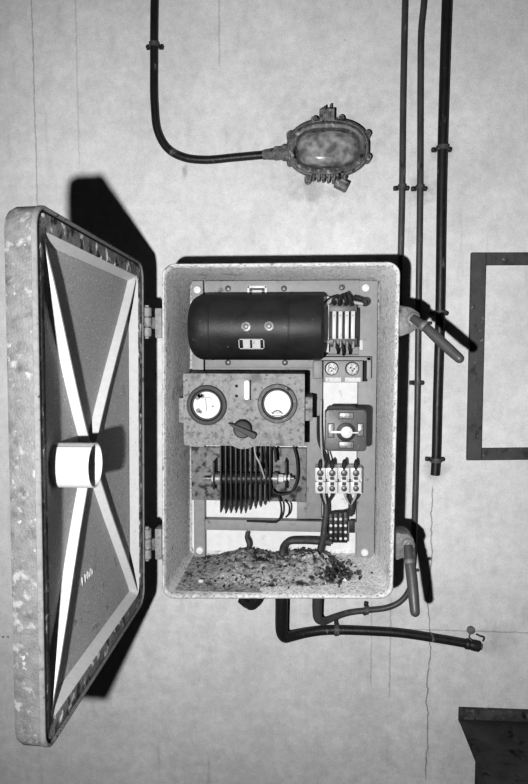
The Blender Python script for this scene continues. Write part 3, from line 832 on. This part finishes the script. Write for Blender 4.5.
for xs, m in ((344.5, lwire_m), (347, wire_m), (356, lwire_m), (358.5, wire_m)):
    MB().tube(smooth_path([U(xs, 491, 1.25), U(xs + (.5 if xs < 350 else -.5), 496, 1.248), U(351 + (xs - 351) * .35, 502, 1.252), U(351, 505, 1.258)], 5), .0022, 8).build('core', m, cg)

# ------------------------------------------------------------------ small connector strip
cs = thing('connector_strip', U(338, 543, 1.29), 'small dark connector strip with rows of bright studs on the lower rail', 'connector strip')
MB().slab(328.5, 514, 347.5, 543, 1.276, .013, .001).build('base', bake_m, cs)
for i in range(4):
    x = 330.8 + i * 4.9
    c_ = MB().slab(x - 2, 513.5 - i * .4, x + 2, 543, 1.268, .009, .0012).build('connector', darkmetal_m, cs)
    for y in (519, 525.5, 532, 538.5):
        MB().lathe(U(x, y, 1.268), (0, -1, 0), ((.0032, -.001), (.0030, .0018), (.0012, .0030)), 10).build('stud', bolt_m if (y in (525.5,) or random.random() < .2) else midmetal_m, c_)
MB().slab(349.5, 520.5, 354.5, 533, 1.28, .008, .0008).build('end_stop', bake_m, cs)
cable('wire', [(329, 513.5, 1.262), (335, 512.6, 1.26), (342, 512, 1.262), (347, 510.5, 1.266)], .0021, wire_m, 'black wire lying along the top of the small connector strip')
# bent cable from the strip down into the debris
cable('sheathed_cable', [(331, 542.5, 1.262), (322, 541.5, 1.262), (300, 540.5, 1.272), (289, 541.5, 1.272), (284, 546, 1.265), (282.5, 553, 1.255), (282, 575, 1.245)], .0072, cable_m,
      'thick dark cable bending over from the connector strip down into the debris', 'cable', seg=14)
cable('frayed_cable', [(247.5, 532, 1.289), (247, 537, 1.285), (249.2, 544, 1.28), (248, 551, 1.28), (249, 566, 1.265)], [.0042, .0046, .0058, .005, .0056, .0062], cable_m,
      'frayed short dark cable hanging from the lower rail into the debris', 'cable', seg=10)

# ------------------------------------------------------------------ debris on the floor of the box
zb = BZ0 + .0115
x0, x1 = BX0 + .018, BX1 - .02
nx, ny = 120, 46
bm_ = MB()
rows = []
for j in range(ny + 1):
    row = []
    t = j / ny
    y = BYF + .012 + (BYI - .004 - BYF - .012) * t
    for i in range(nx + 1):
        s = i / nx
        x = x0 + (x1 - x0) * s
        env = math.exp(-((s - .47) / .30) ** 4) * math.exp(-((t - .62) / .36) ** 4)
        n1 = mnoise.noise(Vector((x * 14, y * 14, 1.3))); n2 = mnoise.noise(Vector((x * 45, y * 45, 4.3))); n3 = mnoise.noise(Vector((x * 140, y * 140, 9.1)))
        n4 = mnoise.noise(Vector((x * 320, y * 320, 2.1)))
        rg = math.exp(-((s - .72) / .10) ** 2 - ((t - .5) / .22) ** 2)
        h = env * (.022 + .010 * n1 + .006 * n2 + .004 * n3) + rg * (.016 + .012 * n3) + .0008 * n3 + .0016 * env * n4 + .0006 * n4
        h -= .0010 + .0035 * (1 - min(1, env * 3 + rg)) + .004 * (max(0, abs(s - .5) - .42) / .08)
        row.append(bm_.bm.verts.new((x, y, zb + max(h, -.004))))
    rows.append(row)
for j in range(ny):
    for i in range(nx):
        bm_.bm.faces.new((rows[j][i], rows[j][i + 1], rows[j + 1][i + 1], rows[j + 1][i]))
dbr = bm_.build('debris', debris_m, None, origin=Vector(((x0 + x1) / 2, (BYF + BYI) / 2, zb)), smooth=70)
tag(dbr, 'heap of crumbled rust and dirt along the floor of the box', 'debris', kind='stuff')
bm_ = MB()
for k in range(170):
    s, t = random.gauss(.5, .26), random.random() * .86 + .05
    if not .02 < s < .98: continue
    x = x0 + (x1 - x0) * s; y = BYF + .014 + (BYI - BYF - .02) * t
    env = math.exp(-((s - .47) / .30) ** 4) * math.exp(-((t - .62) / .36) ** 4)
    n1 = mnoise.noise(Vector((x * 14, y * 14, 1.3)))
    z = zb + env * (.024 + .014 * n1) + .0015
    r = random.uniform(.0008, .0026) * (1.5 if random.random() < .1 else 1)
    mtx = Matrix.Translation((x, y, z)) @ Matrix.Rotation(random.random() * 6, 4, (random.random(), random.random(), random.random() + .1))
    rr = bmesh.ops.create_icosphere(bm_.bm, subdivisions=1, radius=r, matrix=mtx @ Matrix.Diagonal((1.4, 1, .6, 1)))
    for v in rr['verts']: v.co += Vector((random.uniform(-1, 1), random.uniform(-1, 1), random.uniform(-1, 1))) * r * .3
fl_ = bm_.build('flakes', crust_m, None, origin=Vector(((x0 + x1) / 2, (BYF + BYI) / 2, zb)), smooth=20)
tag(fl_, 'dark flakes scattered over the dirt heap in the box', 'flakes', kind='stuff')
# dark crust and a twig on the heap
m_ = MB()
for k in range(90):
    px, py, d_ = 334 + random.gauss(0, 10), 584, 1.175 + random.gauss(0, .02)
    p = U(px, py, d_); s_ = (p.x - x0) / (x1 - x0)
    p.z = zb + .010 + random.uniform(-.002, .014) * math.exp(-((px - 334) / 12) ** 2)
    r = random.uniform(.0018, .0045)
    rr = bmesh.ops.create_icosphere(m_.bm, subdivisions=2, radius=r, matrix=Matrix.Translation(p) @ Matrix.Rotation(random.random() * 6, 4, (random.random(), random.random(), .3)) @ Matrix.Diagonal((1.6, .9, .6, 1)))
    for v in rr['verts']: v.co += Vector((random.uniform(-1, 1), random.uniform(-1, 1), random.uniform(-1, 1))) * r * .22
tag(m_.build('crust', crust_m, None, origin=Vector((U(338, 578, 1.195).x, 1.195 - WALL_D, zb)), smooth=30), 'dark crumbling crust at the right end of the dirt heap in the box', 'crust', kind='stuff')
cable('twig', [(229, 567, 1.262), (238, 564.5, 1.258), (247, 566, 1.25), (256, 564, 1.25), (266, 567, 1.245), (276, 569, 1.24), (286, 566.5, 1.235)], [.0016, .0022, .0018, .0024, .002, .0022, .001], crust_m, 'thin dark twig lying along the crest of the dirt heap', 'twig')
# pale pebbles
for px, py, d_, lb in ((201, 587, 1.145, 'small white pebble lying at the left front of the box floor'), (345, 582, 1.17, 'small pale crumb beside the dark crust at the right of the box floor')):
    p = U(px, py, d_)
    p.z = zb + .002
    m_ = MB(); rr = bmesh.ops.create_icosphere(m_.bm, subdivisions=2, radius=.0045, matrix=Matrix.Translation(p) @ Matrix.Diagonal((1.2, 1, .8, 1)))
    for v in rr['verts']: v.co += Vector((random.uniform(-1, 1), random.uniform(-1, 1), random.uniform(-1, 1))) * .0005
    tag(m_.build('pebble', ceramic_m, None, origin=p.copy()), lb, 'pebble')

# ------------------------------------------------------------------ bulkhead lamp
lp = thing('bulkhead_lamp', U(327, 148, 1.36), 'oval cast-iron bulkhead lamp with a domed dusty glass', 'lamp')
lc = U(327, 148, 1.315)
def oval(px0, px1, py0, py1, d, n=10):
    a, c = U(px0, py0, d), U(px1, py1, d)
    r = (a.z - c.z) / 2 * .98
    return [(x, d - WALL_D, z) for x, z in rrect(a.x, c.x, c.z, a.z, r, n)]
def ellip(px0, px1, py0, py1, d, n=44, e=2.4):
    a, c = U(px0, py0, d), U(px1, py1, d)
    cx, cz, rx, rz = (a.x + c.x) / 2, (a.z + c.z) / 2, (c.x - a.x) / 2, (a.z - c.z) / 2
    out = []
    for k in range(n):
        t = 2 * PI * (k + .5) / n
        ct, st = math.cos(t), math.sin(t)
        out.append((cx + rx * math.copysign(abs(ct) ** (2 / e), ct), d - WALL_D, cz + rz * math.copysign(abs(st) ** (2 / e), st)))
    return out
body = MB().loft([ellip(287, 369, 120, 177, 1.359), ellip(286.5, 369, 119, 177.5, 1.325), ellip(288, 367.5, 121, 176, 1.318)], True, True).build('lamp_body', lampiron_m, lp)
MB().loft([ellip(289, 366, 122, 174, 1.318), ellip(289.5, 365.5, 122.5, 173.5, 1.309), ellip(291.5, 363.5, 124.5, 171.5, 1.306), ellip(294, 361, 128, 169, 1.308, e=2.7), ellip(295.5, 359.5, 129.5, 167.5, 1.312, e=2.8), ellip(296.5, 358.5, 130.5, 166.5, 1.32, e=2.8)], False, False).build('glass_ring', lampiron_m, lp)
gl = []
for k in range(8):
    t = k / 8
    s = math.cos(t * PI / 2) ** .55
    dd = 1.314 - .030 * math.sin(t * PI / 2)
    gl.append(ellip(327.5 - 31 * max(s, .04), 327.5 + 31 * max(s, .04), 148.5 - 18 * max(s, .04), 148.5 + 18 * max(s, .04), dd, e=2.8))
MB().loft(gl, False, True).build('glass_dome', glass_m, lp, smooth=80)
MB().loft([ellip(297, 358, 131, 166, 1.3165, e=2.8), ellip(297, 358, 131, 166, 1.3175, e=2.8)], True, True).build('reflector', railm, lp)
blb = MB().lathe(U(306, 149, 1.302), (1, 0, 0), ((.008, -.005), (.008, .012), (.010, .02), (.013, .034), (.0125, .048), (.007, .058), (.001, .061)), 20).build('bulb', mat('pale_bulb', 200, .2, var=.1, bump=0), lp)
# lugs with bolts around the rim
for x, y in ((314.5, 119.5), (341, 118.5), (367.5, 133.5), (368, 157), (290, 134.5), (290, 160), (343.5, 177), (308, 178)):
    p = U(x, y, 1.325)
    cc = U(327, 148, 1.325); dr = (p - cc).normalized()
    lg = MB().lathe(p + Vector((0, .02, 0)), (0, -1, 0), ((.0075, -.006), (.0075, .02), (.006, .0225)), 14)
    lg.tube([p - dr * .012 + Vector((0, .012, 0)), p + Vector((0, .012, 0))], .0065, 10)
    lo_ = lg.build('lug', lampiron_m, lp)
    MB().lathe(p + Vector((0, -.002, 0)), (0, -1, 0), ((.0042, -.001), (.0042, .003), (.003, .004)), 6).build('bolt', iron_m, lo_)
# top plug (squared) and ribbed lower gland
m_ = MB().slab(319.5, 108, 335, 122, 1.318, .034, .002)
for x in (320.5, 324, 328.5, 332.5): m_.slab(x, 105.5 + (x % 3), x + 2, 121, 1.315, .03, .0006)
m_.slab(330, 103.5, 331.8, 110, 1.325, .01, .0006)
m_.build('top_plug', lampiron_m, lp)
p0, p1 = U(314, 174, 1.325), U(344, 178, 1.325)
m_ = MB()
for k in range(7):
    t = k / 6
    p = p0.lerp(p1, t)
    m_.lathe(p + Vector((-.003, 0, -.002)), p1 - p0, ((.010, 0), (.0128, .002), (.0128, .0045), (.010, .0065)), 16)
rbg = m_.build('ribbed_gland', lampiron_m, lp)
Mb = Matrix.Translation(U(341.5, 184, 1.32)) @ Matrix.Rotation(math.radians(28), 4, 'Y')
MB().box((-.0135, -.008, -.009), (.0135, .02, .009), .002, Mb).build('gland_nut', lampiron_m, rbg)
# left cable entry
p0, p1 = U(289, 152.5, 1.335), U(263, 155, 1.342)
dn = (p1 - p0)
MB().lathe(p0, dn, ((.0165, 0), (.0165, dn.length * .22), (.0135, dn.length * .3), (.0135, dn.length * .55), (.0115, dn.length * .62), (.0095, dn.length)), 16).build('cable_entry', lampiron_m, lp)

# ------------------------------------------------------------------ wall cables
cable('lamp_cable', [(156, -40, 1.348), (154.5, 0, 1.348), (154, 60, 1.348), (154.5, 105, 1.348), (158, 132, 1.348), (168, 149, 1.348), (184, 157.5, 1.348), (205, 160, 1.348), (235, 157.5, 1.346), (263, 155, 1.343), (270, 154.5, 1.342)],
      .0082, dkconduit_m, 'black cable curving down the wall into the bulkhead lamp', 'cable', seg=14)
cable('conduit', [(406, -40, 1.347), (405, 0, 1.347), (403, 100, 1.347), (402, 187, 1.347), (400.5, 256, 1.347), (399.5, 300, 1.347), (398, 340, 1.347)],
      .0062, conduit_m, 'thin grey conduit on the wall, nearest the box, running down behind it', 'conduit', seg=14)
cable('conduit', [(425.5, -40, 1.347), (424, 0, 1.347), (421.2, 30, 1.347), (420.5, 70, 1.347), (420, 187, 1.347), (418.5, 300, 1.347), (417, 420, 1.347), (414.5, 520, 1.347), (413, 565, 1.347),
                  (410, 588, 1.347), (401, 601, 1.347), (388, 607.5, 1.347), (366, 610.5, 1.345), (348, 613, 1.34), (333, 618, 1.327), (323.5, 621.5, 1.312), (318, 618.5, 1.302), (317, 609, 1.298), (317.3, 596, 1.295), (317.5, 588, 1.295)],
      [.0062] * 14 + [.0064, .0070, .0078, .0094, .0102, .0104, .0104], conduit_m, 'grey conduit in the middle of three, sweeping left under the box into its bottom', 'conduit', seg=14)
cable('conduit', [(448, -40, 1.346), (447, 0, 1.346), (445, 60, 1.346), (442.5, 148, 1.346), (441.5, 200, 1.346), (440, 312, 1.346), (437.5, 400, 1.346), (436, 460, 1.346), (435, 475, 1.346)],
      [.0106, .0105, .0104, .0102, .0100, .0098, .0098, .0097, .0096], dkconduit_m, 'thick dark conduit ending on the wall left of the painted frame', 'conduit', seg=16)
cable('drain_pipe', [(281.5, 588, 1.295), (281.5, 605, 1.297), (281.3, 622, 1.300), (281.8, 632, 1.304), (285, 637, 1.312), (292, 636, 1.322), (305, 633, 1.334), (322, 630.5, 1.342), (340, 630, 1.345), (370, 631, 1.346), (400, 633, 1.346), (440, 639, 1.346), (466, 643.5, 1.346)],
      [.0130, .0130, .0130, .0126, .0118, .0110, .0104, .0102, .0100, .0098, .0096, .0093, .0092], dkconduit_m, 'thick black pipe leaving the box bottom and running right along the wall', 'pipe', seg=16)
fe_ = thing('pipe_end', U(474, 645, 1.36), 'dark end fitting on the tip of the black pipe below the box', 'pipe fitting')
a, c = U(465, 643.5, 1.346), U(479, 646.5, 1.346)
m_ = MB().lathe(a, c - a, ((.0098, 0), (.0112, .002), (.0112, .009), (.0100, .010), (.0108, .012), (.0118, .022), (.0112, (c - a).length), (.006, (c - a).length + .003)), 18)
m_.build('collar', darkmetal_m, fe_)
MB().lathe(c, c - a, ((.0072, -.004), (.0072, .0045)), 14).build('bore_plug', iron_m, fe_)
wb = thing('wall_bolt', U(470.5, 629.5, 1.36), 'round dark bolt head in the wall above the pipe end', 'bolt')
MB().lathe(U(470.5, 629.5, 1.36), (0, -1, 0), ((.0085, -.002), (.0088, .004), (.0075, .008), (.002, .0095)), 20).build('head', clampiron_m, wb)
MB().tube(smooth_path([U(476, 634, 1.357), U(480, 636, 1.352), U(484, 637.5, 1.352), (U(483, 641, 1.354))], 4), .0018, 8).build('wire_tie', darkmetal_m, wb)
cable('wire', [(470, 634, 1.357), (469, 638, 1.345), (471.5, 640.5, 1.335)], .0014, midmetal_m, 'thin wire tie between the wall bolt and the pipe end')
# stub gland under the box
gs = thing('cable_gland', U(254, 600, 1.295), 'short dark elbow stub poking out under the left of the box bottom', 'cable gland')
MB().tube(smooth_path([U(259, 588, 1.295), U(257.5, 597, 1.297), U(253, 604.5, 1.303), U(247.5, 604, 1.312), U(241, 599, 1.322)], 5), [.0115] * 8 + [.011] * 6 + [.0095] * 7, 16).build('elbow', dkconduit_m, gs)
MB().lathe(U(259, 588, 1.295), (0, 0, -1), ((.015, 0), (.015, .010), (.012, .012)), 6).build('nut', iron_m, gs)

# ------------------------------------------------------------------ clips that hold the cables
def clip(px, py, d, r, adir, label, earpx=8, cat='clip'):
    """saddle over a cable of radius r whose direction in the wall plane is adir (x, z)"""
    o = U(px, py, d)
    A = Vector((adir[0], 0, adir[1])).normalized(); B = Vector((A.z, 0, -A.x))
    wallp = Vector((o.x, 0, o.z))
    t = thing('cable_clip', wallp, label, cat)
    gap = -o.y
    hw = .0048
    e = pxm(earpx, d)
    m = MB()
    loops = []
    prof = []
    R1, R0 = r + .0022, r + .0002
    for k in range(13):
        a_ = PI * k / 12
        prof.append((math.cos(a_) * R1, gap + math.sin(a_) * R1))
    outl = [(e, .0), (e, .0026), (R1, .0026)] + prof + [(-R1, .0026), (-e, .0026), (-e, 0)]
    inn = [(math.cos(PI - PI * k / 12) * R0, gap + math.sin(PI - PI * k / 12) * R0) for k in range(13)]
    poly = outl + [(-R0, 0)] + inn + [(R0, 0)]
    m.loft([[wallp + B * x + Vector((0, -y, 0)) + A * s for x, y in poly] for s in (-hw, hw)], True, True)
    m.build('strap', iron_m, t)
    for s in (-1, 1):
        MB().lathe(wallp + B * (s * (e - .0035)) + Vector((0, -.0022, 0)), (0, -1, 0), ((.0046, 0), (.0044, .004), (.003, .006), (.001, .0066)), 12).build('screw', darkmetal_m, t)
    return t
clip(154, 45, 1.348, .0082, (0, 1), 'clip on the black lamp cable high on the left', 8.5)
clip(402, 187, 1.347, .0062, (0, 1), 'clip on the thin grey conduit nearest the box, beside a matching one', 7.5)
clip(420, 187.5, 1.347, .0062, (0, 1), 'upper clip on the middle conduit, level with the lamp', 7.5)
clip(442.7, 148, 1.346, .0102, (0, 1), 'topmost clip on the thick dark conduit', 9.5)
clip(417.6, 383, 1.347, .0062, (0, 1), 'lower clip on the middle conduit, beside the box edge', 7)
clip(440, 313, 1.346, .0098, (0, 1), 'clip on the thick dark conduit behind the upper clamp handle shadow', 9)
clip(436, 460, 1.346, .0097, (0, 1), 'lowest clip on the thick dark conduit, at its end', 9.5)
clip(366, 610.5, 1.345, .0064, (1, -.15), 'clip on the conduit curving under the box', 7)
clip(336.5, 630, 1.3447, .0100, (1, 0), 'clip on the thick black pipe below the box', 8.5)

# ------------------------------------------------------------------ framed panel on the right
fp = thing('wall_frame', U(528, 460, 1.36), 'dark grey strip frame around a bare pale patch of wall', 'frame')
D0 = 1.35
xa, xb = 471, 690
def bar(x0, y0, x1, y1, d, nm='frame_bar', m=frame_m): MB().slab(x0, y0, x1, y1, d, WALL_D - d, .0012).build(nm, m, fp)
p = [U(471.5, 252.5, D0), U(486.5, 265.5, D0), U(483.0, 448, D0), U(467, 460.5, D0)]
def quad(pts, nm):
    fr = [Vector(q) for q in pts]
    m = MB().loft([fr, [q + Vector((0, WALL_D - D0, 0)) for q in fr]], True, True)
    bmesh.ops.bevel(m.bm, geom=m.bm.edges[:], offset=.001, segments=1, affect='EDGES')
    m.build(nm, frame_m, fp)
quad([U(471.5, 252.5, D0), U(486.5, 252.5, D0), U(481.5, 460.5, D0), U(467, 460.5, D0)], 'frame_bar')
quad([U(486.6, 252.5, D0), U(690, 252, D0), U(690, 264.5, D0), U(486.3, 265, D0)], 'frame_bar')
quad([U(482, 448.5, D0), U(690, 446, D0), U(690, 458, D0), U(481.6, 460.5, D0)], 'frame_bar')
quad([U(690.2, 252, D0), U(706, 252, D0), U(706, 458, D0), U(690.2, 458, D0)], 'frame_bar')
for q in ((474.8, 258), (472, 454)):
    pass

# ------------------------------------------------------------------ bench in the lower right corner
TZ = U(458, 714.5).z
X0, X1 = U(458.5, 712).x, 1.35
bt = thing('workbench', ((X0 + X1) / 2, -.3, 0), 'dark workbench whose worn top juts from the wall in the lower right corner', 'bench')
MB().box((X0, -.62, TZ - .014), (X1, -.016, TZ), .003).build('bench_top', bench_m, bt)
MB().box((X0 - .001, -.016, TZ - .012), (X1, -.001, U(458, 706).z), .002).build('back_lip', benchlip_m, bt)
MB().box((X0 + .05, -.56, TZ - .13), (X1 - .05, -.535, TZ - .0135), .002).build('apron', bench_m, bt)
for x in (X0 + .03, X1 - .09):
    for y in (-.58, -.09):
        MB().box((x, y, 0), (x + .06, y + .06, TZ - .0135), .003).build('leg', bench_m, bt)

# ------------------------------------------------------------------ light: one flash, held left of and below the lens
ld = bpy.data.lights.new('flash', 'SPOT')
ld.energy = 100
ld.spot_size = math.radians(118)
ld.spot_blend = 1.0
ld.shadow_soft_size = .011
lo = bpy.data.objects.new('flash', ld); COL.objects.link(lo)
lo.location = (-.112, -WALL_D - .06, CAM_Z - .080)
lo.rotation_euler = (U(262, 380) - Vector(lo.location)).to_track_quat('-Z', 'Y').to_euler()
# contrasty black-and-white film: deep toe
vs_ = sc.view_settings
vs_.use_curve_mapping = True
cv = vs_.curve_mapping.curves[3]
cv.points[0].location = (0, 0); cv.points[-1].location = (1, 1)
for x, y in ((.03, .018), (.09, .068), (.2, .183), (.5, .5)): cv.points.new(x, y)
vs_.curve_mapping.update()
wd = bpy.data.worlds.new('world'); sc.world = wd; wd.use_nodes = True
wd.node_tree.nodes['Background'].inputs['Color'].default_value = (1, 1, 1, 1)
wd.node_tree.nodes['Background'].inputs['Strength'].default_value = .012
